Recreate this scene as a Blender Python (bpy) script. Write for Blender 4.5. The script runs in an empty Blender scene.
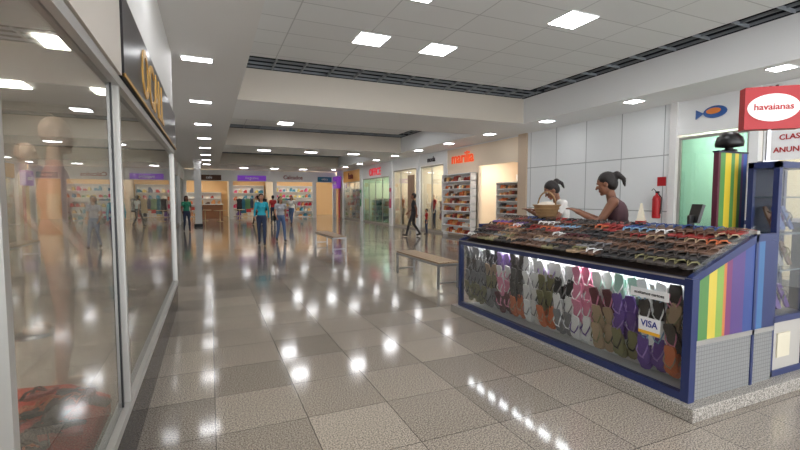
import bpy, bmesh, math, random
from mathutils import Vector, Matrix
random.seed(7)
sc = bpy.context.scene
try:
    sc.view_settings.view_transform = 'Standard'
    sc.view_settings.exposure = 0.5
except Exception: pass

# ------------------------------------------------------------------ materials
def lin(c):
    return tuple(((v/255)/12.92 if v/255 <= .04045 else ((v/255+.055)/1.055)**2.4) for v in c)
_M = {}
def mat(name, rgb, rough=.5, metal=0., emit=0., spec=None, noise=0.):
    if name in _M: return _M[name]
    m = bpy.data.materials.new(name); m.use_nodes = True
    nt = m.node_tree; b = nt.nodes['Principled BSDF']
    c = lin(rgb)+(1,)
    b.inputs['Base Color'].default_value = c
    b.inputs['Roughness'].default_value = rough
    b.inputs['Metallic'].default_value = metal
    if emit:
        b.inputs['Emission Color'].default_value = c
        b.inputs['Emission Strength'].default_value = emit
    if noise:
        n = nt.nodes.new('ShaderNodeTexNoise'); n.inputs['Scale'].default_value = 9
        g = nt.nodes.new('ShaderNodeNewGeometry')
        nt.links.new(g.outputs['Position'], n.inputs['Vector'])
        mx = nt.nodes.new('ShaderNodeMix'); mx.data_type = 'RGBA'
        mx.inputs['A'].default_value = c
        mx.inputs['B'].default_value = tuple(v*(1-noise) for v in c[:3])+(1,)
        nt.links.new(n.outputs['Fac'], mx.inputs['Factor'])
        nt.links.new(mx.outputs['Result'], b.inputs['Base Color'])
    _M[name] = m; return m

def glass(name, tint=(245,250,250), refl=1.0, base=.04):
    if name in _M: return _M[name]
    m = bpy.data.materials.new(name); m.use_nodes = True
    nt = m.node_tree; nt.nodes.clear()
    o = nt.nodes.new('ShaderNodeOutputMaterial')
    t = nt.nodes.new('ShaderNodeBsdfTransparent'); t.inputs[0].default_value = lin(tint)+(1,)
    g = nt.nodes.new('ShaderNodeBsdfGlossy'); g.inputs['Roughness'].default_value = .012
    lw = nt.nodes.new('ShaderNodeLayerWeight'); lw.inputs['Blend'].default_value = .5
    pw = nt.nodes.new('ShaderNodeMath'); pw.operation = 'POWER'; pw.inputs[1].default_value = 3.2
    ma = nt.nodes.new('ShaderNodeMath'); ma.operation = 'MULTIPLY_ADD'
    ma.inputs[1].default_value = refl; ma.inputs[2].default_value = base; ma.use_clamp = True
    nt.links.new(lw.outputs['Facing'], pw.inputs[0]); nt.links.new(pw.outputs[0], ma.inputs[0])
    mx = nt.nodes.new('ShaderNodeMixShader')
    nt.links.new(ma.outputs[0], mx.inputs[0]); nt.links.new(t.outputs[0], mx.inputs[1]); nt.links.new(g.outputs[0], mx.inputs[2])
    nt.links.new(mx.outputs[0], o.inputs['Surface'])
    _M[name] = m; return m

def floor_mat():
    m = bpy.data.materials.new('polished_granite_tiles'); m.use_nodes = True
    nt = m.node_tree; N = nt.nodes.new; L = nt.links.new; b = nt.nodes['Principled BSDF']
    g = N('ShaderNodeNewGeometry')
    br = N('ShaderNodeTexBrick'); br.offset = 0; br.squash = 1
    br.inputs['Scale'].default_value = 1
    br.inputs['Brick Width'].default_value = .6; br.inputs['Row Height'].default_value = .6
    br.inputs['Mortar Size'].default_value = .003; br.inputs['Mortar Smooth'].default_value = .1
    br.inputs['Color1'].default_value = lin((172,163,152))+(1,)
    br.inputs['Color2'].default_value = lin((146,138,128))+(1,)
    br.inputs['Mortar'].default_value = lin((84,78,72))+(1,)
    L(g.outputs['Position'], br.inputs['Vector'])
    ch = N('ShaderNodeTexChecker'); ch.inputs['Scale'].default_value = 1/1.8
    ch.inputs['Color1'].default_value = (1.05,1.05,1.05,1); ch.inputs['Color2'].default_value = (.86,.86,.86,1)
    L(g.outputs['Position'], ch.inputs['Vector'])
    m1 = N('ShaderNodeMix'); m1.data_type='RGBA'; m1.blend_type='MULTIPLY'; m1.inputs['Factor'].default_value = .8
    L(br.outputs['Color'], m1.inputs['A']); L(ch.outputs['Color'], m1.inputs['B'])
    n = N('ShaderNodeTexNoise'); n.inputs['Scale'].default_value = 105; n.inputs['Detail'].default_value = 5; n.inputs['Roughness'].default_value = .65
    L(g.outputs['Position'], n.inputs['Vector'])
    r = N('ShaderNodeValToRGB'); r.color_ramp.elements[0].position=.42; r.color_ramp.elements[0].color=(.22,.205,.195,1)
    r.color_ramp.elements[1].position=.58; r.color_ramp.elements[1].color=(1.5,1.46,1.42,1)
    L(n.outputs['Fac'], r.inputs['Fac'])
    m2 = N('ShaderNodeMix'); m2.data_type='RGBA'; m2.blend_type='MULTIPLY'; m2.inputs['Factor'].default_value = .8
    L(m1.outputs['Result'], m2.inputs['A']); L(r.outputs['Color'], m2.inputs['B'])
    L(m2.outputs['Result'], b.inputs['Base Color'])
    b.inputs['Roughness'].default_value = .10
    b.inputs['IOR'].default_value = 1.58
    return m
def granite(name, rgb):
    m = mat(name, rgb, .25)
    nt = m.node_tree; N = nt.nodes.new; L = nt.links.new; b = nt.nodes['Principled BSDF']
    g = N('ShaderNodeNewGeometry'); n = N('ShaderNodeTexNoise'); n.inputs['Scale'].default_value = 110; n.inputs['Detail'].default_value=4
    L(g.outputs['Position'], n.inputs['Vector'])
    r = N('ShaderNodeValToRGB'); c = lin(rgb)
    r.color_ramp.elements[0].position=.4; r.color_ramp.elements[0].color=tuple(v*.4 for v in c)+(1,)
    r.color_ramp.elements[1].position=.6; r.color_ramp.elements[1].color=tuple(min(1,v*1.2) for v in c)+(1,)
    L(n.outputs['Fac'], r.inputs['Fac']); L(r.outputs['Color'], b.inputs['Base Color'])
    return m
def tile_mat(name, rgb, line, w, h, ms, axes='xy'):
    m = mat(name, rgb, .7)
    nt = m.node_tree; N = nt.nodes.new; L = nt.links.new; b = nt.nodes['Principled BSDF']
    g = N('ShaderNodeNewGeometry'); br = N('ShaderNodeTexBrick'); br.offset = 0
    s = N('ShaderNodeSeparateXYZ'); c = N('ShaderNodeCombineXYZ')
    L(g.outputs['Position'], s.inputs[0])
    idx = {'x':0,'y':1,'z':2}
    L(s.outputs[idx[axes[0]]], c.inputs[0]); L(s.outputs[idx[axes[1]]], c.inputs[1])
    L(c.outputs[0], br.inputs['Vector'])
    br.inputs['Scale'].default_value = 1; br.inputs['Brick Width'].default_value = w; br.inputs['Row Height'].default_value = h
    br.inputs['Mortar Size'].default_value = ms
    cc = lin(rgb)
    br.inputs['Color1'].default_value = cc+(1,); br.inputs['Color2'].default_value = tuple(v*.96 for v in cc)+(1,)
    br.inputs['Mortar'].default_value = lin(line)+(1,)
    L(br.outputs['Color'], b.inputs['Base Color'])
    return m

FLOOR = floor_mat()
WHITE = mat('white_paint', (240,241,241), .6)
OFFW = mat('off_white_paint', (230,229,227), .6)
TAN = mat('tan_beam_paint', (208,199,186), .6)
TILEC = tile_mat('ceiling_tiles', (232,234,234), (196,198,198), 1.25, .625, .010)
PANEL = tile_mat('white_wall_panels', (240,243,244), (175,178,180), 1.1, 1.25, .012, 'yz')
DARK = mat('dark_void', (44,48,54), .8)
SLAT = mat('grey_metal_slat', (160,166,172), .4, .4)
BLACK = mat('black_plastic', (18,18,20), .35)
PLINTH = mat('black_polished_stone', (26,32,42), .07)
STEEL = mat('brushed_steel', (185,186,188), .3, .9)
ALU = mat('satin_aluminium', (176,174,170), .35, .6)
FASC = mat('dark_bronze_fascia', (34,31,34), .3)
GOLD = mat('gold_letters', (200,155,80), .4, .4)
BEIGE = mat('beige_fascia', (200,192,182), .5)
LAMP = mat('lamp_diffuser', (252,252,255), .5, 0, 16)
LAMPS = mat('shop_lamp_diffuser', (255,250,240), .5, 0, 12)
LAMPW = mat('window_lamp_diffuser', (255,244,228), .5, 0, 34)
TUBE = mat('tube_lamp', (250,252,255), .5, 0, 20)
BLUE = mat('navy_blue_lacquer', (36,48,94), .3)
NAVY = mat('dark_navy', (24,32,58), .35)
GL_SHOP = glass('shop_window_glass', (226,231,231), .85, .06)
GL_CASE = glass('display_case_glass', (248,250,250), .6, .03)
GL_GREEN = glass('green_tinted_glass', (205,228,222), .5, .08)
WOOD = mat('bench_wood', (176,150,120), .45, noise=.3)
RED = mat('red_gloss', (176,22,30), .45)
SKIN1 = mat('skin_tan', (178,128,100), .55); SKIN2 = mat('skin_brown', (134,90,68), .55)
MANNQ = mat('mannequin_shell', (226,200,182), .35)
HAIR = mat('dark_hair', (30,22,20), .6); LIP = mat('lips', (150,70,65), .5); EYEW = mat('eye_white', (235,235,230), .3)

# ------------------------------------------------------------------ mesh builder
class MB:
    def __init__(s): s.v=[]; s.f=[]; s.mi=[]; s.sm=[]; s.mats=[]
    def m(s, mt):
        if mt not in s.mats: s.mats.append(mt)
        return s.mats.index(mt)
    def add(s, vs, fs, mt, M=None, smooth=False):
        o=len(s.v); k=s.m(mt)
        s.v += [tuple((M@Vector(p)) if M else p) for p in vs]
        for f in fs:
            s.f.append([i+o for i in f]); s.mi.append(k); s.sm.append(smooth)
    def box(s,x0,x1,y0,y1,z0,z1,mt,M=None):
        vs=[(x0,y0,z0),(x1,y0,z0),(x1,y1,z0),(x0,y1,z0),(x0,y0,z1),(x1,y0,z1),(x1,y1,z1),(x0,y1,z1)]
        s.add(vs,[(0,3,2,1),(4,5,6,7),(0,1,5,4),(1,2,6,5),(2,3,7,6),(3,0,4,7)],mt,M)
    def prism(s, pts, a, b, mt, M=None, axis='y', smooth=False):
        n=len(pts)
        def P(p,t):
            if axis=='y': return (p[0],t,p[1])
            if axis=='x': return (t,p[0],p[1])
            return (p[0],p[1],t)
        vs=[P(p,a) for p in pts]+[P(p,b) for p in pts]
        fs=[list(range(n)),list(range(2*n-1,n-1,-1))]+[(i,(i+1)%n,(i+1)%n+n,i+n) for i in range(n)]
        s.add(vs,fs,mt,M,smooth)
    def tube(s, pts, r, mt, M=None, n=8, r2=None):
        pts=[Vector(p) for p in pts]; vs=[]; fs=[]
        for i,p in enumerate(pts):
            d=(pts[min(i+1,len(pts)-1)]-pts[max(i-1,0)]).normalized()
            a=d.cross(Vector((0,0,1)) if abs(d.z)<.9 else Vector((1,0,0))).normalized(); b=d.cross(a)
            rr=r if r2 is None else r+(r2-r)*i/(len(pts)-1)
            for k in range(n):
                t=2*math.pi*k/n; vs.append(tuple(p+a*rr*math.cos(t)+b*rr*math.sin(t)))
        for i in range(len(pts)-1):
            for k in range(n):
                fs.append((i*n+k,i*n+(k+1)%n,(i+1)*n+(k+1)%n,(i+1)*n+k))
        fs.append(list(range(n-1,-1,-1))); fs.append([(len(pts)-1)*n+k for k in range(n)])
        s.add(vs,fs,mt,M,True)
    def lathe(s, prof, mt, M=None, n=16):
        vs=[]; fs=[]
        for r,z in prof:
            for k in range(n):
                t=2*math.pi*k/n; vs.append((r*math.cos(t),r*math.sin(t),z))
        for i in range(len(prof)-1):
            for k in range(n): fs.append((i*n+k,i*n+(k+1)%n,(i+1)*n+(k+1)%n,(i+1)*n+k))
        fs.append(list(range(n-1,-1,-1))); fs.append([(len(prof)-1)*n+k for k in range(n)])
        s.add(vs,fs,mt,M,True)
    def ell(s, c, r, mt, M=None, n=12):
        vs=[]; fs=[]; h=n//2+1
        for i in range(1,h):
            a=math.pi*i/h
            for k in range(n):
                t=2*math.pi*k/n; vs.append((c[0]+r[0]*math.sin(a)*math.cos(t),c[1]+r[1]*math.sin(a)*math.sin(t),c[2]-r[2]*math.cos(a)))
        for i in range(h-2):
            for k in range(n): fs.append((i*n+k,i*n+(k+1)%n,(i+1)*n+(k+1)%n,(i+1)*n+k))
        vs.append((c[0],c[1],c[2]-r[2])); vs.append((c[0],c[1],c[2]+r[2])); b=len(vs)-2
        for k in range(n):
            fs.append((b,(k+1)%n,k)); fs.append((b+1,(h-2)*n+k,(h-2)*n+(k+1)%n))
        s.add(vs,fs,mt,M,True)
    def mesh(s, me, mt, M=None, faces=None, smooth=True):
        s.add([tuple(v.co) for v in me.vertices],[list(p.vertices) for p in me.polygons],mt,M,smooth)
    def text(s, txt, M, size, mt, ext=.01, align='CENTER', bold=.015):
        cu=bpy.data.curves.new('t','FONT'); cu.body=txt; cu.size=size; cu.extrude=ext; cu.align_x=align; cu.align_y='CENTER'
        cu.offset=size*bold; cu.resolution_u=3
        ob=bpy.data.objects.new('t',cu); sc.collection.objects.link(ob)
        dg=bpy.context.evaluated_depsgraph_get(); me=bpy.data.meshes.new_from_object(ob.evaluated_get(dg))
        s.mesh(me,mt,M,smooth=False)
        bpy.data.objects.remove(ob); bpy.data.meshes.remove(me)
    def finish(s, name, loc=None, bevel=0):
        if loc is None:
            xs=[v[0] for v in s.v]; ys=[v[1] for v in s.v]; zs=[v[2] for v in s.v]
            loc=((min(xs)+max(xs))/2,(min(ys)+max(ys))/2,min(zs))
        loc=Vector(loc)
        me=bpy.data.meshes.new(name)
        me.from_pydata([tuple(Vector(v)-loc) for v in s.v],[],s.f)
        for mt in s.mats: me.materials.append(mt)
        me.polygons.foreach_set('material_index',s.mi); me.polygons.foreach_set('use_smooth',s.sm)
        me.update()
        ob=bpy.data.objects.new(name,me); ob.location=loc; sc.collection.objects.link(ob)
        if bevel:
            b=ob.modifiers.new('bevel','BEVEL'); b.width=bevel; b.segments=2; b.limit_method='ANGLE'
        return ob
def frame(o,X,Y):
    X=Vector(X).normalized(); Y=Vector(Y).normalized(); Z=X.cross(Y)
    M=Matrix((X,Y,Z)).transposed().to_4x4(); M.translation=Vector(o); return M
def onebox(name,*a,bevel=0):
    b=MB(); b.box(*a); return b.finish(name,bevel=bevel)
def RW(x,y,z): return frame((x,y,z),(0,-1,0),(0,0,1))   # sign facing -x
def LW(x,y,z): return frame((x,y,z),(0,1,0),(0,0,1))    # facing +x
def FW(x,y,z): return frame((x,y,z),(1,0,0),(0,0,1))    # facing -y

# ------------------------------------------------------------------ room shell
YB=-6; YE=34; XR=9.3; XL=-.45; ZC=3.6; ZT=4.27; XE=.58; XS=8.0
onebox('floor',-9,15,YB,42,-.1,0,FLOOR)
c=MB()
c.box(-9,XE,YB,YE,ZC,4.9,OFFW)                 # left soffit
c.box(XS,15,YB,YE,ZC,4.9,WHITE)                # right soffit
c.box(XE,XS,YB,42,4.9,5.0,DARK)
trays=[(YB,9.8),(12.1,18.2),(21.0,28.7)]
for i,(a,b) in enumerate(trays):
    c.box(XE,XS-.5,a,b-.85,ZT,ZT+.08,TILEC)
    c.box(XE,XS,b-.85,b,4.75,4.8,DARK); c.box(XS-.5,XS,a,b-.85,4.75,4.8,DARK)
    c.box(XE,XS,b-.86,b-.85,ZT,4.8,DARK); c.box(XS-.51,XS-.5,a,b-.85,ZT,4.8,DARK)
    c.box(XE,XS,b-.02,b-.002,ZT,4.8,DARK); c.box(XS-.02,XS-.002,a,b-.02,ZT,4.8,DARK)
    x=XE+.1
    while x<XS-.05:
        c.box(x,x+.02,b-.85,b-.02,ZT,ZT+.05,SLAT); x+=.6
    for yy in (b-.85,b-.57,b-.3,b-.03): c.box(XE,XS-.02,yy,yy+.02,ZT+.02,ZT+.06,SLAT)
    y=a+.1
    while y<b-.9:
        c.box(XS-.5,XS-.02,y,y+.02,ZT,ZT+.05,SLAT); y+=.6
    for xx in (XS-.5,XS-.28,XS-.04): c.box(xx,xx+.02,a,b-.85,ZT+.02,ZT+.06,SLAT)
    c.tube([(XE,b-.4,4.6),(XS-.3,b-.4,4.6)],.07,SLAT)
    nb=trays[i+1][0] if i<2 else YE
    c.box(XE,XS,b,nb,ZC,4.9,WHITE)
    c.box(XE+.002,XS-.002,b-.012,b,ZC+.002,ZT,TAN)
c.finish('ceiling',loc=(0,0,ZC))

# lamps
def lamp(x,y,z,w,l):
    b=MB(); b.box(x-w/2-.02,x+w/2+.02,y-l/2-.02,y+l/2+.02,z-.012,z,WHITE); b.box(x-w/2,x+w/2,y-l/2,y+l/2,z-.016,z-.004,LAMP)
    b.finish('ceiling_light')
for (x,y) in [(2.6,7.2),(3.9,7.2),(2.6,5.3),(5.15,5.2),(5.15,2.6),(2.6,2.4),(2.6,-.8),(5.15,-.8),(6.6,1.0)]: lamp(x,y,ZT,.5,.5)
for (x,y) in [(2.6,14.2),(4.6,14.2),(6.4,15.6),(2.6,16.4),(2.6,23.5),(4.6,25.5),(6.4,24.5)]: lamp(x,y,ZT,.5,.5)
for y in (1,4.1,7.2,10.3,13.4,16.5,19.6,22.7,25.8,29): lamp(-.12,y,ZC,.40,.17)
for y in (-1.2,1.4,4.0,6.6,9.2,11.8,14.4,17,19.6,22.2,25,28,31): lamp(8.3,y,ZC,.28,.28)
for x in (2.2,4.2,6.2):
    lamp(x,19.6,ZC,.5,.24); lamp(x,31.5,ZC,.5,.24)
for y in (10,15,21,27): lamp(-4,y,ZC,.6,.6)

# ------------------------------------------------------------------ left shop window
w=MB()
w.box(XL-.12,XL,-1.5,7.05,2.72,ZC,OFFW)       # bulkhead
w.finish('wall_left')
w=MB()
w.box(-2.7,-2.6,-1.5,7.05,0,ZC,mat('shop_back_wall',(170,152,144),.7))
w.box(-2.6,XL-.13,6.95,7.05,0,ZC,BEIGE)
w.box(-2.6,XL-.13,-1.5,-1.4,0,ZC,OFFW)
w.box(-2.6,XL-.13,-1.4,6.95,2.75,2.8,OFFW)
w.finish('wall_left_shop')
p=MB()
p.box(XL-.06,XL,-1.4,6.94,0,.33,PLINTH)
p.box(XL-.07,XL+.01,-1.4,6.94,.33,.375,ALU); p.box(XL-.07,XL+.01,-1.4,6.94,2.17,2.22,ALU)
for y in (-1.4,1.30,2.86,6.90): p.box(XL-.045,XL+.004,y,y+.035,.375,2.17,ALU)
p.box(XL-.047,XL-.02,2.80,2.812,.375,2.17,BLACK)
p.box(XL-.035,XL-.025,-1.4,6.94,.375,2.17,GL_SHOP)
p.finish('window_1')
s=MB(); s.box(XL-.06,XL+.03,2.9,6.98,2.23,2.71,FASC); s.box(XL-.06,XL+.02,-1.4,2.88,2.23,2.71,BEIGE)
s.box(XL+.02,XL+.035,2.9,6.98,2.23,2.25,GOLD)
s.text('OCALL',LW(XL+.034,4.4,2.45),.50,GOLD,.004,bold=.01)
s.finish('shop_fascia_sign')
onebox('window_display_platform',-2.59,XL-.08,-1.39,6.94,0,.3,mat('window_platform',(190,178,168),.4))
l=MB()
for y in (.6,2.4,4.2,5.9):
    for x in (-1.0,-1.9): l.box(x-.15,x+.15,y-.15,y+.15,2.735,2.749,LAMPW)
l.finish('window_display_spotlights')
b=MB()
mixw=[mat('w_'+str(i),c_,.7) for i,c_ in enumerate([(230,222,212),(120,60,70),(200,160,140),(70,80,110),(225,190,180),(90,90,96)])]
b.tube([(-2.35,1.0,2.1),(-2.35,6.6,2.1)],.014,STEEL)
for y in (1.0,3.8,6.6): b.tube([(-2.35,y,.305),(-2.35,y,2.1)],.014,STEEL)
y=1.1
while y<6.5:
    l_=random.uniform(.7,1.0); mt=random.choice(mixw)
    b.prism([(y-.03,2.07),(y+.03,2.07),(y+.2,2.0),(y+.16,1.8),(y+.18,2.05-l_),(y-.18,2.05-l_),(y-.16,1.8),(y-.2,2.0)],-2.37,-2.33,mt,axis='x'); y+=.43
b.finish('garment_rack')

# ------------------------------------------------------------------ sandals
OUT=[(-.030,-.125),(.030,-.125),(.038,-.09),(.034,-.03),(.042,.04),(.048,.09),(.036,.122),(.008,.132),(-.024,.122),(-.042,.09),(-.043,.04),(-.034,-.03),(-.038,-.09)]
def sandal(b, M, sole, strap, s=1.0, wx=1.0):
    n=len(OUT)
    vs=[(p[0]*s*wx,p[1]*s,0) for p in OUT]+[(p[0]*s*wx,p[1]*s,.017*s) for p in OUT]
    b.add(vs,[list(range(n-1,-1,-1)),list(range(n,2*n))]+[(i,(i+1)%n,(i+1)%n+n,i+n) for i in range(n)],sole,M)
    for sx in (-1,1):
        path=[(0,.075,.016),(sx*.016,.045,.042),(sx*.036,.0,.040),(sx*.036,-.035,.014)]
        vs=[];fs=[]
        for i,(x,y,z) in enumerate(path):
            w=.007+.006*i/2
            vs+=[(x*s*wx,(y+w)*s,z*s),(x*s*wx,(y-w)*s,z*s),(x*s*wx-sx*.004*s,(y)*s,(z+.008)*s)]
        for i in range(3):
            for k in range(3): fs.append((i*3+k,i*3+(k+1)%3,i*3+3+(k+1)%3,i*3+3+k))
        b.add(vs,fs,strap,M)
PAL={k:mat('rubber_'+k,v,.5) for k,v in dict(black=(40,38,40),grey=(128,126,128),white=(232,230,228),lilac=(156,124,186),purple=(98,66,140),
  pink=(220,136,162),hot=(190,60,106),red=(150,44,40),orange=(200,106,62),olive=(124,118,80),green=(120,156,108),mint=(168,200,186),
  brown=(104,76,60),tan=(166,140,112),blue=(54,80,140),sky=(126,162,194),yellow=(210,186,98),maroon=(92,44,50),dk=(62,54,50)).items()}

# ------------------------------------------------------------------ kiosk
KX=3.08; KY0=1.93; KY1=5.03; KB=3.80
GR=granite('kiosk_granite_base',(172,166,158))
onebox('kiosk_base_plinth',3.0,5.6,1.85,5.12,0,.1,GR,bevel=.006)
k=MB()
k.box(KX-.02,KX+.04,KY0,KY1,.1,.155,BLUE); k.box(KX-.02,KX+.05,KY0,KY1,.93,.985,BLUE)
k.box(KX-.02,KX+.04,KY0,KY0+.05,.155,.93,BLUE); k.box(KX-.02,KX+.04,KY1-.05,KY1,.155,.93,BLUE)
k.box(KX-.022,KX-.02,KY0,KY1,.975,.988,ALU)
k.box(KX-.003,KX+.003,KY0+.05,KY1-.05,.155,.93,GL_CASE)
CASE=mat('case_interior_white',(205,205,203),.6)
k.box(3.34,3.37,KY0+.06,KY1-.06,.1,.95,CASE)
k.box(KX+.04,3.34,KY0+.06,KY1-.06,.1,.13,CASE)
for z in (.32,.49,.66,.83): k.box(3.3,3.34,KY0+.08,KY1-.08,z,z+.012,STEEL)
k.box(3.17,3.205,2.1,3.3,.935,.95,TUBE)
k.box(3.17,3.205,3.4,4.92,.935,.95,TUBE)
sl=(1.25-.975)/(KB-KX)
k.prism([(KX+.05,.955),(KB,1.215),(KB,1.245),(KX+.05,.985)],KY0+.03,KY1-.03,mat('tray_bed',(70,58,52),.7))
for y in (KY0,KY1-.04):
    k.prism([(KX-.02,.94),(KB+.02,1.215),(KB+.02,1.275),(KX-.02,.995)],y,y+.04,BLUE)
k.box(KB,KB+.03,KY0,KY1,.1,1.275,BLUE)
k.box(KB,KB+.04,KY0,KY1,1.26,1.30,ALU)
k.prism([(KX+.02,.99),(KB,1.27),(KB,1.34),(KX+.02,1.06)],KY0+.012,KY0+.02,GL_CASE)
cols=[('s_navy',(36,48,96)),('s_green',(80,128,70)),('s_yellow',(200,180,70)),('s_lime',(128,160,72)),('s_orange',(190,112,62)),('s_magenta',(116,54,100)),('s_purple',(82,60,120)),('s_blue',(48,70,132)),('s_sky',(58,104,150)),('s_navy',(36,48,96))]
x0=KX+.04; x1=4.09; n=len(cols)
def ztop(x): return .985+(x-KX)*sl-.045
wts=[.4,1.3,1.1,1.0,.4,.8,1.9,2.2,.9,2.0]; tot=sum(wts); acc=0
for i,(nm,cc) in enumerate(cols):
    a=x0+(x1-x0)*acc/tot; acc+=wts[i]; b_=x0+(x1-x0)*acc/tot
    za=min(ztop(a),1.22); zb=min(ztop(b_),1.22)
    k.prism([(a,.53),(b_,.53),(b_,zb),(a,za)],KY0+.005,KY0+.03,mat(nm,cc,.35))
k.box(x0,x1,KY0,KY0+.035,.50,.535,ALU); k.box(x0,x1,KY0+.008,KY0+.03,.1,.50,tile_mat('perforated_steel',(134,134,133),(112,112,112),.03,.03,.003,'xz'))
k.box(KX-.025,KX+.04,KY0-.01,KY0+.05,.1,.985,BLUE)
k.prism([(KB,1.215),(x1,1.225),(x1,1.275),(KB,1.275)],KY0,KY0+.04,BLUE)
k.box(3.37,KB,KY1-.05,KY1-.01,.1,1.2,BLUE)
WST=mat('sticker_white',(235,235,235),.4)
k.box(KX-.006,KX-.004,2.16,2.34,.50,.63,WST)
k.text('VISA',RW(KX-.008,2.25,.58),.07,mat('sticker_blue',(30,50,140),.4),.001)
k.box(KX-.007,KX-.0045,2.16,2.34,.50,.525,mat('sticker_gold',(225,170,40),.4))
k.box(KX-.006,KX-.004,2.10,2.42,.78,.85,WST)
k.text('aceitamos cartoes',RW(KX-.008,2.26,.815),.034,BLACK,.001)
k.finish('sales_kiosk')
b=MB(); b.box(5.05,5.55,2.75,5.0,.1,.9,NAVY); b.box(5.0,5.6,2.72,5.04,.9,.94,ALU); b.finish('kiosk_back_counter')

# display cabinet
d=MB(); cx0,cx1,cy0,cy1=4.10,4.60,1.95,2.17
for x in (cx0,cx1-.04):
    for y in (cy0,cy1-.04): d.box(x,x+.04,y,y+.04,.1,1.84,BLUE)
for z in (.1,.545,1.79):
    d.box(cx0,cx1,cy0,cy1,z,z+.05,BLUE)
d.box(cx0+.04,cx1-.04,cy0+.01,cy0+.02,.15,.545,mat('frosted_panel',(176,172,166),.4))
d.box(cx0+.10,cx0+.28,cy0,cy0+.012,.25,.45,mat('notice_paper',(210,202,180),.6))
for x in (cx0+.01,cx1-.02): d.box(x,x+.01,cy0+.045,cy1-.045,.155,.545,NAVY)
d.box(cx0+.04,cx1-.04,cy0+.015,cy0+.021,.595,1.79,GL_CASE); d.box(cx0+.015,cx0+.021,cy0+.045,cy1-.045,.6,1.79,GL_CASE)
d.box(cx0+.03,cx1-.03,cy1-.03,cy1-.01,.155,1.79,mat('cabinet_back',(46,52,72),.5))
for z in (.95,1.25,1.55): d.box(cx0+.03,cx1-.03,cy0+.03,cy1-.03,z,z+.012,mat('shelf_glassy',(100,112,124),.2))
cl=[PAL[q] for q in ('black','grey','purple','blue','dk','maroon','olive','brown')]
for z in (.6,.965,1.265):
    for i in range(3):
        M=Matrix.Translation((cx0+.12+i*.13,cy0+.12,z+.115))@Matrix.Rotation(math.radians(68),4,'X')@Matrix.Rotation(random.uniform(-.2,.2),4,'Y')
        sandal(d,M,random.choice(cl),random.choice(cl),.82)
d.finish('glass_display_cabinet')
b=MB(); b.box(4.62,5.58,1.97,2.01,.1,1.3,NAVY); b.box(4.62,5.6,1.97,2.5,1.3,1.34,BLUE); b.box(5.54,5.58,2.01,2.5,.1,1.3,NAVY); b.finish('kiosk_side_counter')

# rainbow display stand behind kiosk
r=MB(); xx=3.89
for nm,wd_,cc in (('t_maroon',.03,(90,40,56)),('t_green',.065,(84,140,74)),('t_yellow',.08,(216,190,58)),('t_green',.05,None),('t_yellow',.05,None),('t_green',.04,None),('t_purple',.03,(96,60,130)),('t_blue',.05,(50,90,170))):
    mt=_M.get(nm) or mat(nm,cc,.4)
    r.box(xx,xx+wd_,2.28,2.32,.1,1.93,mt); xx+=wd_
r.box(3.88,xx+.01,2.275,2.325,1.93,1.945,NAVY); r.box(3.89,xx+.01,2.32,2.46,.1,.14,NAVY)
r.finish('striped_display_stand')
dm=MB(); Mx=Matrix.Translation((4.06,2.30,1.945))
dm.lathe([(.06,0),(.06,.012),(.03,.02),(.03,.03),(.10,.04),(.105,.07),(.09,.12),(.05,.155),(.0,.165)],BLACK,Mx); dm.finish('black_dome_lamp')
# sign
sg=MB(); M=Matrix.Translation((4.225,2.10,0))@Matrix.Rotation(math.radians(-40),4,'Z')
sg.box(-.195,.195,-.05,.05,2.11,2.45,RED,M)
el=[(.178*math.cos(t),2.28+.11*math.sin(t)) for t in [2*math.pi*i/32 for i in range(32)]]
sg.prism(el,-.058,-.05,mat('sign_white',(236,232,230),.4,0,.3),M)
sg.text('havaianas',M@frame((0,-.06,2.285),(1,0,0),(0,0,1)),.073,RED,.002,bold=.02)
sg.box(-.012,.012,-.012,.012,1.853,2.11,STEEL,M); sg.box(-.05,.05,-.05,.05,1.842,1.855,STEEL,M)
sg.finish('kiosk_brand_sign')

# hanging sandals
h=MB(); P=PAL
ncol=13; ys=[4.88-i*(2.82/(ncol-1)) for i in range(ncol)]
colsets=[['grey','black'],['grey','white'],['black','grey'],['lilac','purple'],['dk','black'],['white','grey'],['white','lilac'],['white','grey'],['pink','white'],
 ['white','mint'],['mint','white'],['white','sky'],['dk','pink']]
extra=[['black','grey'],['olive','black'],['dk','grey'],['maroon','pink'],['purple','lilac'],['pink','white'],['grey','white'],['white','purple'],['orange','tan'],['white','pink'],['tan','olive'],['dk','white'],['white','grey']]
for i,y in enumerate(ys):
    for r_,z in enumerate((.80,.645,.49,.335)):
        cs=colsets[i] if (r_<1 or random.random()<.35) else random.choice(extra)
        if i<3 and r_>0: cs=random.choice([['grey','black'],['olive','black'],['dk','grey'],['tan','dk']])
        for layer in (1,0):
          for q in (0,1):
            M=frame((3.20-.035*q+.07*layer,y+(.052 if q else -.052)+random.uniform(-.015,.015)+layer*.04,z-.05*layer+random.uniform(-.012,.012)),(0,-1,.05),(0,0,-1))
            M=M@Matrix.Rotation(random.uniform(-.25,.25),4,'Z')@Matrix.Rotation(random.uniform(.05,.35),4,'X')
            M=M@Matrix.Rotation(math.pi,4,'Y')
            sandal(h,M,P[cs[0]],P[cs[1]],.92,1.3)
h.finish('hanging_flip_flops')
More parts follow.
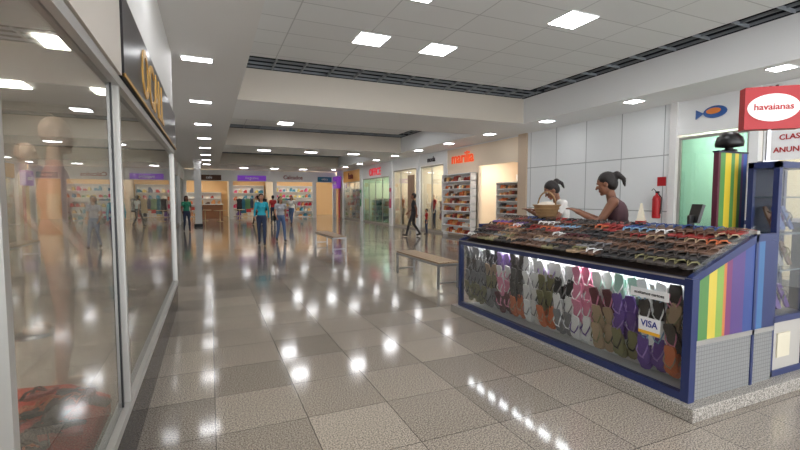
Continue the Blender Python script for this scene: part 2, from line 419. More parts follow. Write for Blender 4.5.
# tray sandals
t=MB()
rows=[['dk','black','olive','tan','dk','brown'],['brown','olive','black','grey','dk','dk'],['maroon','brown','black','dk','brown','brown'],['red','dk','black','orange','brown','brown'],['red','orange','dk','sky','brown','purple','dk','brown'],['dk','blue','black','red','brown','brown']]
ang=math.atan(sl)
for ri in range(6):
    x=KX+.12+ri*.117
    y=KY0+.09; run=0
    while y<KY1-.07:
        if run<=0: c1,c2=random.choice(rows[ri]),random.choice(rows[ri]+['white','black','tan']); run=random.choice((2,2,4))
        run-=1
        z=.985+(x-KX-.05)*sl
        M=Matrix.Translation((x,y,z+.042))@Matrix.Rotation(-ang,4,'Y')@Matrix.Rotation(math.radians(90)+random.uniform(-.14,.14),4,'Z')@Matrix.Rotation(math.radians(15),4,'X')@Matrix.Rotation(random.uniform(-.2,.2),4,'Y')
        sandal(t,M,P[c1],P[c2],.93)
        y+=.083
t.finish('tray_flip_flops')

# red display bin in left shop window
rb=MB(); CL=mat('red_orange_cloth',(226,60,26),.8,noise=.4)
rb.prism([(-1.35,.3),(-.56,.3),(-.56,.40),(-.75,.50),(-1.1,.52),(-1.35,.46)],1.4,2.95,CL)
for i in range(30):
    M=Matrix.Translation((random.uniform(-.98,-.62),random.uniform(1.55,2.85),.51))@Matrix.Rotation(random.uniform(0,6),4,'Z')@Matrix.Rotation(.3,4,'X')
    sandal(rb,M,P[random.choice(['black','maroon','black','red'])],P[random.choice(['black','orange'])])
rb.finish('red_display_bin')

# basket
bk=MB(); M=Matrix.Translation((3.83,4.22,1.30))@Matrix.Scale(1.3,4); WK=mat('wicker',(176,140,96),.8,noise=.5)
bk.lathe([(.07,0),(.09,.03),(.12,.12),(.125,.13),(.115,.13),(.085,.04),(0.0,.03)],WK,M,20)
for z,rr in ((.03,.093),(.06,.103),(.09,.113),(.125,.125)):
    bk.tube([(rr*math.cos(a),rr*math.sin(a),z) for a in [2*math.pi*i/20 for i in range(21)]],.006,WK,M,6)
bk.tube([(0,.12*math.cos(a),.12+.13*math.sin(a)) for a in [math.pi*i/12 for i in range(13)]],.008,WK,M,6)
bk.ell((0,0,.11),(.1,.1,.05),mat('white_cloth',(225,215,200),.8),M)
bk.finish('wicker_basket')
cn=MB(); M=Matrix.Translation((3.86,2.95,1.30))@Matrix.Rotation(math.radians(-60),4,'Z')
cn.prism([(-.04,0),(.04,0),(0,.2)],-.06,.06,mat('notice_cream',(232,222,200),.6),M); cn.box(-.042,.042,-.061,.061,0,.03,RED,M); cn.finish('price_notice_stand')
mo=MB(); M=Matrix.Translation((3.80,2.42,1.30))@Matrix.Rotation(math.radians(60),4,'Z')
mo.box(-.08,.08,-.012,.012,.04,.2,BLACK,M@Matrix.Rotation(.25,4,'X')); mo.box(-.02,.02,-.01,.03,0,.1,BLACK,M); mo.box(-.05,.05,-.04,.04,0,.012,BLACK,M); mo.finish('cash_register_monitor')

# ------------------------------------------------------------------ benches
def bench(x0,y0,y1):
    b=MB(); x1=x0+.42
    for i in range(4):
        a=x0+.01+i*.102; b.box(a,a+.092,y0,y1,.425,.455,WOOD)
    b.box(x0,x1,y0-.01,y0+.03,.385,.425,STEEL); b.box(x0,x1,y1-.03,y1+.01,.385,.425,STEEL)
    b.box(x0,x0+.03,y0,y1,.385,.425,STEEL); b.box(x1-.03,x1,y0,y1,.385,.425,STEEL)
    for y in (y0,y1-.04):
        for x in (x0,x1-.04): b.box(x,x+.04,y,y+.04,0,.39,STEEL)
        b.box(x0,x1,y+.01,y+.03,.08,.11,STEEL)
    b.finish('bench',bevel=.003)
bench(3.52,6.45,8.25); bench(3.15,12.0,14.2)

# ------------------------------------------------------------------ right wall + shops
wr=MB()
wr.box(XR,XR+.15,6.45,11.15,0,ZC,PANEL)
wr.box(XR-.05,XR+.15,6.30,6.45,0,ZC,OFFW); wr.box(XR-.06,XR+.15,11.15,11.55,0,ZC,mat('beige_pillar',(206,184,160),.5))
for (a,b_) in ((4.75,4.9),(16.2,16.5),(18.9,19.2),(22.3,22.7),(27.5,27.9),(31.9,32.2)):
    wr.box(XR-.06,XR+.15,a,b_,0,ZC,WHITE)
wr.box(XR,XR+.15,YB,1.0,0,ZC,WHITE)
wr.box(XR,XR+.12,1.0,6.3,2.9,ZC,WHITE)
wr.box(XR,XR+.12,11.55,33.9,3.05,ZC,WHITE)
CREAM=mat('cream_panel',(240,222,198),.5)
wr.box(XR,XR+.12,13.9,16.2,0,3.05,CREAM)
wr.box(XR-.03,XR-.005,11.55,16.2,2.75,3.55,CREAM)
wr.text('marilia',RW(XR-.05,15.0,3.15),.62,mat('letters_orange',(226,84,30),.5,0,.4),.015)
wr.finish('wall_right')
for nm,y0,y1,cc in (('a',1.0,4.8,(226,224,220)),('b',4.8,6.3,(200,224,216)),('c',6.3,16.3,(226,176,128)),('d',16.3,19.0,(206,214,222)),('e',19.0,22.5,(222,196,166)),('f',22.5,27.7,(190,222,200)),('g',27.7,33.9,(238,196,110))):
    onebox('wall_shop_back',13.2,13.3,y0,y1,0,ZC,mat('shop_wall_'+nm,cc,.6))
PT=mat('partition_cream',(232,216,192),.6)
for y in (1.0,4.85,11.3,16.35,19.05,22.5,27.7,32.05,33.85): onebox('wall_shop_partition',XR+.16,13.19,y-.04,y+.04,0,3.2,PT)
onebox('wall_shop_partition',XR+.16,13.19,6.31,6.39,0,3.2,mat('partition_pale_green',(206,226,220),.6))
onebox('ceiling_shops',XR+.16,13.2,1.0,33.85,3.25,3.3,WHITE)

def goods(b,x0,x1,y0,y1,z0,z1,pal,nz,dy=.22,kind='mix'):
    b.box(x1-.03,x1,y0,y1,z0,z1,OFFW)
    for y in (y0,y1-.03): b.box(x0,x1,y,y+.03,z0,z1,OFFW)
    for i in range(nz+1):
        z=z0+(z1-z0)*i/nz; b.box(x0,x1,y0,y1,z-.015,z+.015,WHITE)
        if i==nz: break
        hgt=(z1-z0)/nz; y=y0+.06
        while y<y1-dy:
            mt=random.choice(pal); w_=dy*random.uniform(.6,.95); hh=hgt*random.uniform(.3,.75)
            b.prism([(y,z+.015),(y+w_,z+.015),(y+w_,z+hh*.5),(y+w_*.55,z+hh),(y+w_*.1,z+hh)],x0+.05,x1-.06,mt,axis='x')
            y+=dy*random.choice((1,1,1.3))
def garment_rack(name,x,y0,y1,pal):
    b=MB(); 
    for y in (y0,y1): b.tube([(x,y,0),(x,y,1.55)],.015,STEEL); b.box(x-.22,x+.22,y-.015,y+.015,0,.03,STEEL)
    b.tube([(x,y0,1.5),(x,y1,1.5)],.012,STEEL)
    y=y0+.08
    while y<y1-.05:
        mt=random.choice(pal); l_=random.uniform(.75,1.05)
        b.prism([(x-.03,1.46),(x+.03,1.46),(x+.21,1.40),(x+.17,1.2),(x+.19,1.46-l_),(x-.19,1.46-l_),(x-.17,1.2),(x-.21,1.40)],y,y+.035,mt)
        y+=.075
    b.finish(name)
def xrack(name,x0,x1,y,pal):
    b=MB()
    for x in (x0,x1): b.tube([(x,y,0),(x,y,1.6)],.015,STEEL); b.box(x-.015,x+.015,y-.22,y+.22,0,.03,STEEL)
    b.tube([(x0,y,1.55),(x1,y,1.55)],.012,STEEL)
    x=x0+.25; k_=0
    while x<x1-.2:
        mt=random.choice(pal); l_=random.uniform(.7,1.1); yy=y-.02+.05*(k_%2); k_+=1
        b.prism([(x-.03,1.51),(x+.03,1.51),(x+.22,1.45),(x+.17,1.25),(x+.2,1.5-l_),(x-.2,1.5-l_),(x-.17,1.25),(x-.22,1.45)],yy,yy+.03,mt); x+=.3
    b.finish(name)
warm=[mat('g_'+str(i),c_,.6) for i,c_ in enumerate([(200,104,50),(150,56,44),(226,180,116),(96,66,50),(236,226,210),(210,150,96)])]
mixed=[mat('h_'+str(i),c_,.6) for i,c_ in enumerate([(62,76,104),(186,60,64),(240,236,232),(60,130,156),(214,190,146),(50,50,56),(104,150,104)])]
light=[mixed[2],mixed[4],warm[4],mixed[3],warm[2],mixed[6]]
brown=[warm[0],warm[3],warm[1],mat('g_tan',(160,110,70),.6),mixed[5],warm[5]]
def shop_lights(ylist,x=11.2):
    b=MB()
    for y in ylist: b.box(x-1.1,x+1.1,y-.3,y+.3,3.23,3.249,LAMPS)
    b.finish('shop_ceiling_light')
shop_lights((2.2,3.7)); shop_lights((5.6,)); shop_lights((12.3,15.2)); shop_lights((17.1,18.2)); shop_lights((20.0,21.5)); shop_lights((23.6,26.5)); shop_lights((28.6,31))

def front(name,y0,y1,gm,zt,n,fm=ALU):
    b=MB(); b.box(XR+.02,XR+.07,y0,y1,zt-.06,zt,fm); b.box(XR+.02,XR+.07,y0,y1,0,.1,fm)
    for i in range(n+1):
        y=y0+(y1-y0-.05)*i/n; b.box(XR+.02,XR+.07,y,y+.05,.1,zt-.06,fm)
    b.box(XR+.04,XR+.05,y0+.05,y1-.05,.1,zt-.06,gm)
    return b
LD=mat('letters_dark',(50,40,44),.5)
b=front('w',1.05,4.72,GL_SHOP,2.88,3); b.text('ShoeS',RW(XR-.01,4.3,3.42),.34,LD,.01)
b.box(XR+.015,XR+.02,3.0,4.7,2.22,2.8,WHITE)
b.text('CLASSIFICADOS',RW(XR+.01,4.0,2.62),.13,RED,.004); b.text('ANUNCIE AQUI',RW(XR+.01,4.08,2.40),.13,RED,.004); b.finish('window_2')
b=front('w',4.92,6.28,GL_GREEN,2.85,1); 
b.prism([(5.55+.22*math.cos(a),3.27+.12*math.sin(a)) for a in [2*math.pi*i/20 for i in range(20)]],XR-.03,XR-.005,mat('logo_blue',(40,90,160),.4),axis='x')
b.prism([(5.57+.14*math.cos(a),3.29+.06*math.sin(a)) for a in [2*math.pi*i/20 for i in range(20)]],XR-.04,XR-.03,mat('logo_orange',(230,130,50),.4),axis='x')
b.prism([(5.77,3.27),(5.92,3.36),(5.92,3.17)],XR-.03,XR-.005,mat('logo_blue',(40,90,160),.4),axis='x')
b.finish('window_3')
b=MB(); b.box(10.6,11.1,5.0,6.1,0,.95,WHITE); b.box(10.55,11.15,4.95,6.2,.95,1.0,mat('counter_top_green',(150,190,175),.3)); b.finish('shop_counter')
b=MB(); goods(b,12.85,13.19,4.95,6.25,.1,2.4,light,5,.25); b.finish('wall_shelf')
b=MB(); goods(b,XR-.32,XR-.035,13.95,16.15,.15,2.5,[warm[0],warm[2],warm[4],warm[5],warm[3],warm[1]],8,.16); b.finish('shoe_display_shelf')
b=MB(); goods(b,9.75,10.1,11.75,13.4,.1,2.1,brown,9,.15); b.finish('shoe_display_shelf')
b=MB(); goods(b,12.8,13.19,11.5,16.1,.1,2.6,brown,6,.25); b.finish('shoe_display_shelf')
b=front('w',16.55,18.85,GL_SHOP,3.03,2); b.text('moda',RW(XR-.02,17.7,3.3),.34,LD,.01); b.finish('window_4')
b=front('w',19.25,22.25,GL_SHOP,3.03,3); b.box(XR+.0,XR+.015,19.5,20.3,.5,2.7,mat('poster_brown',(190,156,130),.5,noise=.6)); b.finish('window_5')
garment_rack('garment_rack',10.4,16.8,18.6,mixed); garment_rack('garment_rack',10.6,20.4,22.0,warm+mixed)
b=MB(); goods(b,12.8,13.19,16.6,18.8,.1,2.6,light,4,.4); b.finish('wall_shelf')
b=front('w',22.75,27.45,GL_GREEN,2.8,4); b.box(XR-.03,XR-.005,22.75,27.45,2.8,3.5,WHITE)
b.text('OFFICE',RW(XR-.045,25,3.12),.62,mat('letters_red',(214,30,50),.5,0,.4),.015); b.finish('window_6')
b=MB(); goods(b,10.0,10.4,22.9,27.3,.1,1.5,light+mixed,3,.5); b.finish('wall_shelf')
b=front('w',27.95,31.85,GL_SHOP,2.7,3); b.box(XR-.03,XR-.005,27.95,31.85,2.7,3.5,mat('orange_fascia',(240,176,90),.5)); b.text('festa',RW(XR-.045,30,3.1),.6,warm[1],.015); b.finish('window_7')
b=MB(); goods(b,9.8,10.2,28.1,31.7,.1,2.2,[warm[0],warm[2],RED,PAL['yellow'],warm[4]],4,.35); b.finish('wall_shelf')
b=MB(); b.box(XR-.35,XR-.05,32.5,33.7,2.3,3.2,mat('purple_sign',(110,50,150),.5,0,.5)); b.box(XR-.05,XR-.01,32.9,33.3,.0,2.3,mat('banner_red',(190,60,60),.5))
b.text('fone',RW(XR-.36,33.1,2.75),.42,WHITE,.01); b.finish('purple_shop_sign')
for y,cc in ((16.35,(60,120,170)),(22.5,(214,90,120)),(27.7,(80,160,110))):
    pb=MB(); pb.box(XR-.085,XR-.065,y-.13,y+.13,1.0,2.1,mat('poster_%d'%int(y),cc,.5)); pb.box(XR-.09,XR-.085,y-.1,y+.1,1.5,1.9,WHITE); pb.finish('wall_poster')

# ------------------------------------------------------------------ far wall : mixed shops
wf=MB(); wf.box(-8.9,XR-.01,YE,YE+.15,2.78,3.59,WHITE)
for x in (-1.75,1.3,4.4,7.4,9.0): wf.box(x,x+.28,YE,YE+.15,0,2.78,OFFW)
wf.finish('wall_back')
onebox('wall_far_shops',-9,15,40,40.1,0,4.9,mat('far_shop_wall',(232,190,136),.6))
onebox('wall_far_left',-9,-8.9,7.05,40,0,3.59,OFFW); onebox('wall_far_right',14.9,15,YE,40,0,3.5,OFFW)
onebox('ceiling_far_shops',-8.9,14.9,YE+.16,39.9,3.3,3.35,WHITE)
for x in (1.44,4.54): onebox('wall_shop_partition',x-.04,x+.04,YE+.2,39.9,0,3.2,PT)
b=MB()
for x in (-3.5,-.5,2.9,6,8.4): 
    for y in (35.2,38.0): b.box(x-.5,x+.5,y-.3,y+.3,3.27,3.298,LAMPS)
b.finish('shop_ceiling_light')
b=MB(); b.box(1.9,3.9,YE-.08,YE-.01,2.82,3.2,mat('purple_sign2',(120,60,180),.5,0,.3)); b.text('magazine',FW(2.9,YE-.095,3.01),.26,WHITE,.01); b.finish('shop_sign')
b=MB(); b.text('Calcados',FW(5.9,YE-.03,3.1),.4,warm[1],.02); b.finish('shop_sign')
b=MB(); b.box(-.8,.8,YE-.06,YE-.01,2.82,3.2,warm[3]); b.text('cafe',FW(0,YE-.075,3.02),.26,WHITE,.01); b.finish('shop_sign')
b=MB(); b.box(7.8,8.9,YE-.06,YE-.01,2.82,3.2,mixed[3]); b.text('otica',FW(8.35,YE-.075,3.02),.26,WHITE,.01); b.finish('shop_sign')
xrack('garment_rack',1.8,4.1,35.0,mixed); xrack('garment_rack',2.0,4.2,37.0,warm+mixed); xrack('garment_rack',4.9,7.0,38.4,mixed)
def rotshelf(nm,x,y,w,z1,pal,nz,dy):
    t2=MB(); goods(t2,-.2,.2,-w/2,w/2,.05,z1,pal,nz,dy); M=Matrix.Translation((x,y,0))@Matrix.Rotation(math.radians(90),4,'Z')
    t2.v=[tuple(M@Vector(v)) for v in t2.v]; t2.finish(nm)
vivid=[RED,PAL['yellow'],mixed[3],PAL['hot'],mixed[6],warm[0],warm[4],PAL['purple']]
rotshelf('shop_gondola_shelf',5.4,35.2,1.3,1.35,vivid,3,.25); rotshelf('shop_gondola_shelf',7.2,36.2,1.8,1.35,warm+vivid,3,.3)
rotshelf('wall_shelf',3.0,39.7,2.7,2.6,vivid+mixed,4,.4); rotshelf('wall_shelf',6.8,39.7,4.2,2.6,vivid,5,.3)
rotshelf('wall_shelf',-.4,39.7,2.6,2.0,warm,4,.4)
b=MB(); b.box(-1.0,.9,35.6,36.1,0,1.05,mat('cafe_counter',(150,100,66),.5)); b.box(-1.05,.95,35.55,36.15,1.05,1.1,WHITE); b.finish('cafe_counter')
def table_set(x,y):
    b=MB(); M=Matrix.Translation((x,y,0)); b.lathe([(.2,0),(.2,.02),(.03,.03),(.03,.7),(.38,.71),(.38,.74),(0,.74)],mixed[4],M,20)
    b.finish('cafe_table')
for x,y in ((-.3,32.3),(.6,31),(1.9,32.5)): table_set(x,y)
b=MB(); b.box(-1.75,-1.6,13,33.95,2.8,3.59,WHITE)
for y in (13,18,23,28,33.6): b.box(-1.8,-1.55,y,y+.3,0,3.59,WHITE)
b.finish('wall_left_far')
b=MB(); b.box(-1.68,-1.67,13.3,33.6,.1,2.8,GL_SHOP); b.box(-1.72,-1.63,13.3,33.6,0,.1,ALU); b.finish('window_8')
onebox('wall_left_return',-5,-1.81,12.9,13,0,3.59,OFFW); onebox('wall_left_shop_back',-5.1,-5,12.9,33.95,0,3.59,OFFW)
garment_rack('garment_rack',-2.3,24,27.5,mixed); garment_rack('garment_rack',-2.3,28.6,33,warm+[PAL['green']])
b=MB(); b.box(-.75,-.4,26,26.35,0,ZC,OFFW); b.box(-.79,-.36,25.96,26.39,0,.15,PLINTH); b.box(-.78,-.37,25.97,26.38,3.4,3.55,OFFW); b.finish('column')

# fire extinguisher on wall
f=MB(); M=Matrix.Translation((XR-.16,6.62,1.1))
f.lathe([(0.0,0),(.08,0),(.085,.02),(.085,.42),(.07,.48),(.03,.52),(.025,.56)],RED,M); f.box(-.02,.06,-.02,.02,.56,.60,BLACK,M); f.tube([(0,0,.58),(0,.08,.66),(0,.12,.62)],.01,BLACK,M)
f.tube([(0,-.02,.57),(0,-.12,.45),(0,-.11,.2),(0,-.09,.1)],.012,BLACK,M); f.box(.08,.13,-.05,.05,.1,.45,STEEL,M); f.box(.14,.15,-.10,.10,.72,.92,RED,M); f.finish('fire_extinguisher')

# ------------------------------------------------------------------ people
def remesh(prims, vox, smooth=3):
    bm=bmesh.new()
    for p in prims:
        if p[0]=='e':
            _,c_,r_,_l=p
            bmesh.ops.create_uvsphere(bm,u_segments=16,v_segments=10,radius=1,matrix=Matrix.Translation(c_)@Matrix.Diagonal((*r_,1)))
        else:
            _,a,b_,ra,rb,_l=p; a=Vector(a); b_=Vector(b_)
            bmesh.ops.create_uvsphere(bm,u_segments=12,v_segments=8,radius=ra,matrix=Matrix.Translation(a))
            bmesh.ops.create_uvsphere(bm,u_segments=12,v_segments=8,radius=rb,matrix=Matrix.Translation(b_))
            dv=b_-a
            if dv.length>1e-4:
                q=dv.to_track_quat('Z','Y').to_matrix().to_4x4()
                bmesh.ops.create_cone(bm,cap_ends=True,segments=12,radius1=ra,radius2=rb,depth=dv.length,matrix=Matrix.Translation((a+b_)/2)@q)
    me=bpy.data.meshes.new('tmp'); bm.to_mesh(me); bm.free()
    ob=bpy.data.objects.new('tmp',me); sc.collection.objects.link(ob)
    m_=ob.modifiers.new('r','REMESH'); m_.mode='VOXEL'; m_.voxel_size=vox
    if smooth:
        s_=ob.modifiers.new('s','SMOOTH'); s_.factor=.5; s_.iterations=smooth
    dg=bpy.context.evaluated_depsgraph_get(); out=bpy.data.meshes.new_from_object(ob.evaluated_get(dg))
    bpy.data.objects.remove(ob); bpy.data.meshes.remove(me)
    return out
def pdist(p,q):
    if p[0]=='e':
        c_,r_=Vector(p[1]),p[2]; d_=q-c_
        return (math.sqrt((d_.x/r_[0])**2+(d_.y/r_[1])**2+(d_.z/r_[2])**2)-1)*min(r_)
    a=Vector(p[1]); b_=Vector(p[2]); ab=b_-a; L_=ab.length_squared
    t_=0 if L_<1e-9 else max(0,min(1,(q-a).dot(ab)/L_))
    return (q-a-ab*t_).length-(p[3]+(p[4]-p[3])*t_)
def addprims(B,prims,vox,labels,M,smooth=3):
    me=remesh(prims,vox,smooth); o=len(B.v)
    B.v+=[tuple(M@v.co) for v in me.vertices]
    for pl in me.polygons:
        q=pl.center; best=min(prims,key=lambda p:pdist(p,q))
        B.f.append([i+o for i in pl.vertices]); B.mi.append(B.m(labels[best[-1]])); B.sm.append(True)
    bpy.data.meshes.remove(me)
def hand(B,M,wr,dirn,nrm,side,mt,curl=.35):
    d=Vector(dirn).normalized(); n_=(Vector(nrm)-d*Vector(nrm).dot(d)).normalized(); s_=d.cross(n_)*side
    W=Vector(wr)
    pr=[('c',W,W+d*.03,.024,.024,'h')]
    for i,(o_,ln) in enumerate(((.03,.070),(.010,.080),(-.010,.074),(-.029,.058))):
        base=W+d*.085+s_*o_
        pr.append(('c',W+d*.02+s_*o_*.6,base,.014,.0105,'h'))
        c1=d*math.cos(curl*.5)+n_*math.sin(curl*.5); c2=d*math.cos(curl*1.4)+n_*math.sin(curl*1.4)
        k1=base+c1*ln*.5; pr.append(('c',base,k1,.0095,.0088,'h')); pr.append(('c',k1,k1+c2*ln*.5,.0088,.0072,'h'))
    tb=W+d*.03+s_*.025; tm=tb+(d*.7+s_*.7+n_*.2).normalized()*.035; pr.append(('c',tb,tm,.013,.011,'h')); pr.append(('c',tm,tm+(d*.9+s_*.3+n_*.25).normalized()*.032,.0105,.0085,'h'))
    addprims(B,pr,.0055,{'h':mt},M,1)
BASE=dict(pelvis=(0,0,.94),chest=(0,0,1.24),neck=(0,0,1.42),head=(0,.015,1.50),
 shL=(-.165,0,1.385),shR=(.165,0,1.385),elL=(-.215,-.03,1.11),elR=(.215,-.03,1.11),wrL=(-.225,.05,.88),wrR=(.225,.05,.88),
 hipL=(-.085,0,.90),hipR=(.085,0,.90),knL=(-.09,.02,.50),knR=(.09,.02,.50),anL=(-.095,-.02,.085),anR=(.095,-.02,.085),toL=(-.11,.13,.035),toR=(.11,.13,.035))
WALK=dict(knL=(-.09,.17,.52),anL=(-.09,.27,.09),toL=(-.10,.41,.06),knR=(.09,.02,.50),anR=(.09,-.24,.13),toR=(.10,-.13,.04),
 elL=(-.22,-.12,1.13),wrL=(-.22,-.13,.89),elR=(.22,.04,1.12),wrR=(.21,.22,.95))
def person(name,loc,yaw,h=1.68,pose=None,shirt=None,pants=None,skin=SKIN1,shoes=None,hair='short',sleeve='short',vox=.014,fem=True,headyaw=0,headpitch=0,nude=False,thin=1.0,extra=None):
    J={k_:Vector(v) for k_,v in BASE.items()}
    for k_,v in (pose or {}).items(): J[k_]=Vector(v)
    M=Matrix.Translation(loc)@Matrix.Rotation(yaw,4,'Z')@Matrix.Diagonal((h/1.72*thin,h/1.72*thin,h/1.72,1))
    B=MB()
    sh='shirt'; L=dict(shirt=shirt or skin,pants=pants or skin,skin=skin,shoes=shoes or skin)
    fa='shirt' if sleeve=='long' else 'skin'; ua='skin' if sleeve=='none' else 'shirt'
    ch,pe,ne=J['chest'],J['pelvis'],J['neck']
    wa=pe.lerp(ch,.45)
    pr=[('e',ch,(.15 if fem else .165,.105,.16),sh),('e',wa,(.118 if fem else .14,.09,.15),sh),('e',pe,(.158 if fem else .15,.112,.115),'pants'),
        ('e',pe+Vector((0,0,.09)),(.145,.105,.09),sh),
        ('c',J['shL']+Vector((.03,0,0)),J['shR']-Vector((.03,0,0)),.055,.055,sh),('e',ch.lerp(ne,.45),(.13,.085,.1),sh),
        ('c',ne-Vector((0,.005,.05)),J['head']+Vector((0,-.005,.03)),.052,.048,'skin')]
    if fem:
        pr+=[('e',ch+Vector((-.065,.075,.02)),(.055,.05,.055),sh),('e',ch+Vector((.065,.075,.02)),(.055,.05,.055),sh)]
    for s_ in 'LR':
        S,E,Wr,H,K,A,T=[J[q+s_] for q in ('sh','el','wr','hip','kn','an','to')]
        mid=S.lerp(E,.55)
        pr+=[('c',S,mid,.054,.044,ua),('c',mid,E,.043,.037,'shirt' if sleeve=='long' else 'skin'),
             ('c',E,Wr,.036,.024,fa),('c',H,K,.088,.056,'pants'),('c',K,K.lerp(A,.35),.053,.055,'pants'),('c',K.lerp(A,.35),A,.055,.040 if not nude else .032,'pants'),
             ('c',A-Vector((0,.02,.04)),T,.038,.03,'shoes'),('e',A+(T-A)*.5-Vector((0,0,.01)),(.042,.09,.03),'shoes')]
    addprims(B,pr,vox,L,M,4)
    for s_,sd in (('L',1),('R',-1)):
        d_=(J['wr'+s_]-J['el'+s_]).normalized()
        n_=Vector((1 if s_=='L' else -1,0,0)) if abs(d_.z)>.6 else Vector((0,0,-1))
        hand(B,M,J['wr'+s_],d_,n_,sd if abs(d_.z)>.6 else -sd,skin)
    MH=M@Matrix.Translation(J['head'])@Matrix.Rotation(headyaw,4,'Z')@Matrix.Rotation(headpitch,4,'X')@Matrix.Translation((0,0,-1.50))
    hp=[('e',(0,-.005,1.615),(.074,.094,.09),'s'),('e',(0,.022,1.565),(.062,.07,.088),'s'),('c',(0,.088,1.60),(0,.108,1.568),.008,.013,'s'),
        ('e',(-.076,0,1.585),(.010,.02,.031),'s'),('e',(.076,0,1.585),(.010,.02,.031),'s'),('e',(0,.068,1.50),(.026,.022,.02),'s'),
        ('c',(-.04,.078,1.622),(.04,.078,1.622),.010,.010,'s'),('e',(0,.086,1.533),(.024,.010,.011),'l'),('c',(0,-.01,1.50),(0,0,1.56),.046,.05,'s')]
    addprims(B,hp,.006,{'s':skin,'l':skin if nude else LIP},MH,2)
    if not nude:
        for sx in (-1,1):
            B.ell((sx*.03,.084,1.6),(.013,.008,.007),EYEW,MH); B.ell((sx*.03,.091,1.6),(.005,.003,.005),BLACK,MH)
            B.ell((sx*.03,.090,1.622),(.018,.006,.003),HAIR,MH)
    if hair and not nude:
        hpz=[('e',(0,-.022,1.635),(.086,.098,.09),'h'),('e',(0,-.045,1.60),(.083,.075,.10),'h')]
        if hair=='long': hpz+=[('c',(-.05,-.06,1.6),(-.06,-.06,1.38),.045,.03,'h'),('c',(.05,-.06,1.6),(.06,-.06,1.38),.045,.03,'h'),('c',(0,-.08,1.6),(0,-.09,1.36),.05,.04,'h')]
        if hair=='pony': hpz+=[('e',(0,-.125,1.655),(.042,.042,.042),'h'),('c',(0,-.14,1.65),(0,-.175,1.59),.03,.024,'h'),('c',(0,-.175,1.59),(0,-.165,1.52),.024,.012,'h')]
        addprims(B,hpz,.009,{'h':HAIR},MH,2)
    if extra: extra(B,M)
    return B.finish(name,loc=loc)
TEAL=mat('teal_jacket',(40,160,180),.8); JEAN=mat('dark_denim',(48,58,84),.85); JEAN2=mat('blue_denim',(80,102,140),.85)
DKS=mat('charcoal_cloth',(44,44,48),.85); SHOE=mat('dark_shoe',(36,32,30),.6); WSH=mat('white_shirt',(228,225,220),.8); GREYS=mat('grey_stripe_shirt',(170,170,176),.8)
def handbag(col):
    def f_(B,M):
        B.prism([(-.11,.80),(.11,.80),(.14,.98),(-.14,.98)],.20,.29,col,M@Matrix.Rotation(math.radians(-90),4,'Z'))
        B.tube([(.245,-.08,.97),(.20,-.05,1.2),(.12,0,1.44),(.19,.05,1.2),(.245,.08,.97)],.009,col,M,6)
    return f_
person('walking_woman',(1.55,14.9,0),math.radians(172),1.70,WALK,TEAL,JEAN,SKIN1,SHOE,'long','long')
person('walking_woman',(2.3,15.9,0),math.radians(186),1.62,dict(WALK),GREYS,JEAN2,SKIN1,SHOE,'long','short',extra=handbag(BLACK))
person('walking_man',(7.55,15.9,0),math.radians(60),1.76,WALK,DKS,DKS,SKIN2,SHOE,'short','short',fem=False)
person('child',(8.5,16.6,0),math.radians(80),1.1,None,RED,JEAN,SKIN1,SHOE,'short','short',vox=.02)
person('shopper',(4.4,26,0),math.radians(150),1.68,WALK,WSH,JEAN2,SKIN1,SHOE,'long','short',vox=.02)
person('shopper',(3.6,28,0),math.radians(10),1.72,None,RED,JEAN,SKIN1,SHOE,'short','short',vox=.02,fem=False)
person('shopper',(2.6,27,0),math.radians(40),1.70,WALK,WSH,DKS,SKIN1,SHOE,'short','short',vox=.02,fem=False)
person('shopper',(-1.0,22.5,0),math.radians(190),1.66,WALK,mat('green_top',(50,140,110),.8),JEAN,SKIN2,SHOE,'long','short',vox=.02)
person('shopper',(-.5,29,0),math.radians(100),1.7,None,DKS,JEAN,SKIN1,SHOE,'short','short',vox=.02,fem=False)
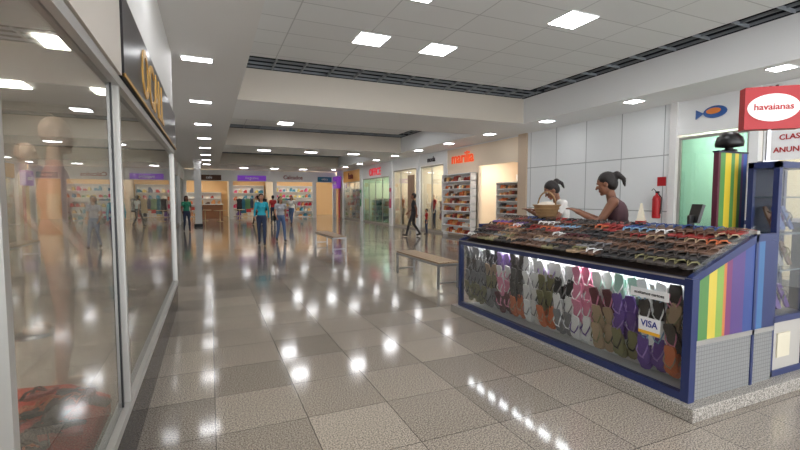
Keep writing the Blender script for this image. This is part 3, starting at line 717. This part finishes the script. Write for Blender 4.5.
# kiosk staff
LEAN=dict(chest=(0,.07,1.22),neck=(0,.13,1.395),head=(0,.165,1.465),shL=(-.165,.11,1.36),shR=(.165,.11,1.36),elL=(-.22,.24,1.14),elR=(.22,.24,1.14),wrL=(-.15,.44,1.24),wrR=(.14,.45,1.24))
person('kiosk_attendant',(4.22,3.42,.1),math.radians(38),1.78,LEAN,mat('dark_tank_top',(84,56,62),.8),JEAN,SKIN2,SHOE,'pony','none',vox=.010,headpitch=-.3)
person('kiosk_attendant',(4.60,4.68,.1),math.radians(70),1.74,LEAN,WSH,JEAN,SKIN2,SHOE,'pony','short',vox=.012,headpitch=-.6)
# mannequins (each stands on its own steel base plate)
MP=dict(elL=(-.25,.0,1.12),wrL=(-.27,.14,.93),elR=(.25,-.02,1.12),wrR=(.26,.12,.92),toL=(-.11,.12,.03),toR=(.11,.12,.03))
for lx,ly,z0,yw,sh_,pn_ in ((-.86,3.28,.32,-75,mat('pale_peach_top',(226,176,160),.7),MANNQ),(-1.5,4.9,.32,-80,mat('cream_dress',(224,212,196),.8),None),(-.95,5.7,.32,-80,mat('wine_dress',(120,50,66),.8),None),
      (9.7,17.2,.02,80,mixed[0],mixed[5]),(9.7,18.2,.02,95,mixed[1],mixed[0]),(9.75,21.0,.02,85,warm[4],mixed[0]),(9.75,21.9,.02,85,warm[0],mixed[5])):
    def plate(B,M,lx=lx,ly=ly,z0=z0):
        B.lathe([(0,z0-.02),(.17,z0-.02),(.17,z0-.005),(.0,z0)],STEEL,Matrix.Translation((lx,ly,0)),24)
    person('mannequin',(lx,ly,z0),math.radians(yw),1.74,MP,sh_,pn_ or sh_,MANNQ,MANNQ,None,'short',vox=.012 if lx<0 else .02,nude=True,thin=.86,extra=plate)

# ------------------------------------------------------------------ world + camera
wd=bpy.data.worlds.new('world'); sc.world=wd; wd.use_nodes=True
wd.node_tree.nodes['Background'].inputs[0].default_value=(.95,.975,1,1); wd.node_tree.nodes['Background'].inputs[1].default_value=3.4
cam=bpy.data.cameras.new('camera'); co=bpy.data.objects.new('camera',cam); sc.collection.objects.link(co)
cam.lens=19.575; cam.sensor_width=36; co.location=(0,0,1.55); co.rotation_euler=(math.radians(90-3.55),0,math.radians(-23.6)); cam.clip_start=.05
sc.camera=co
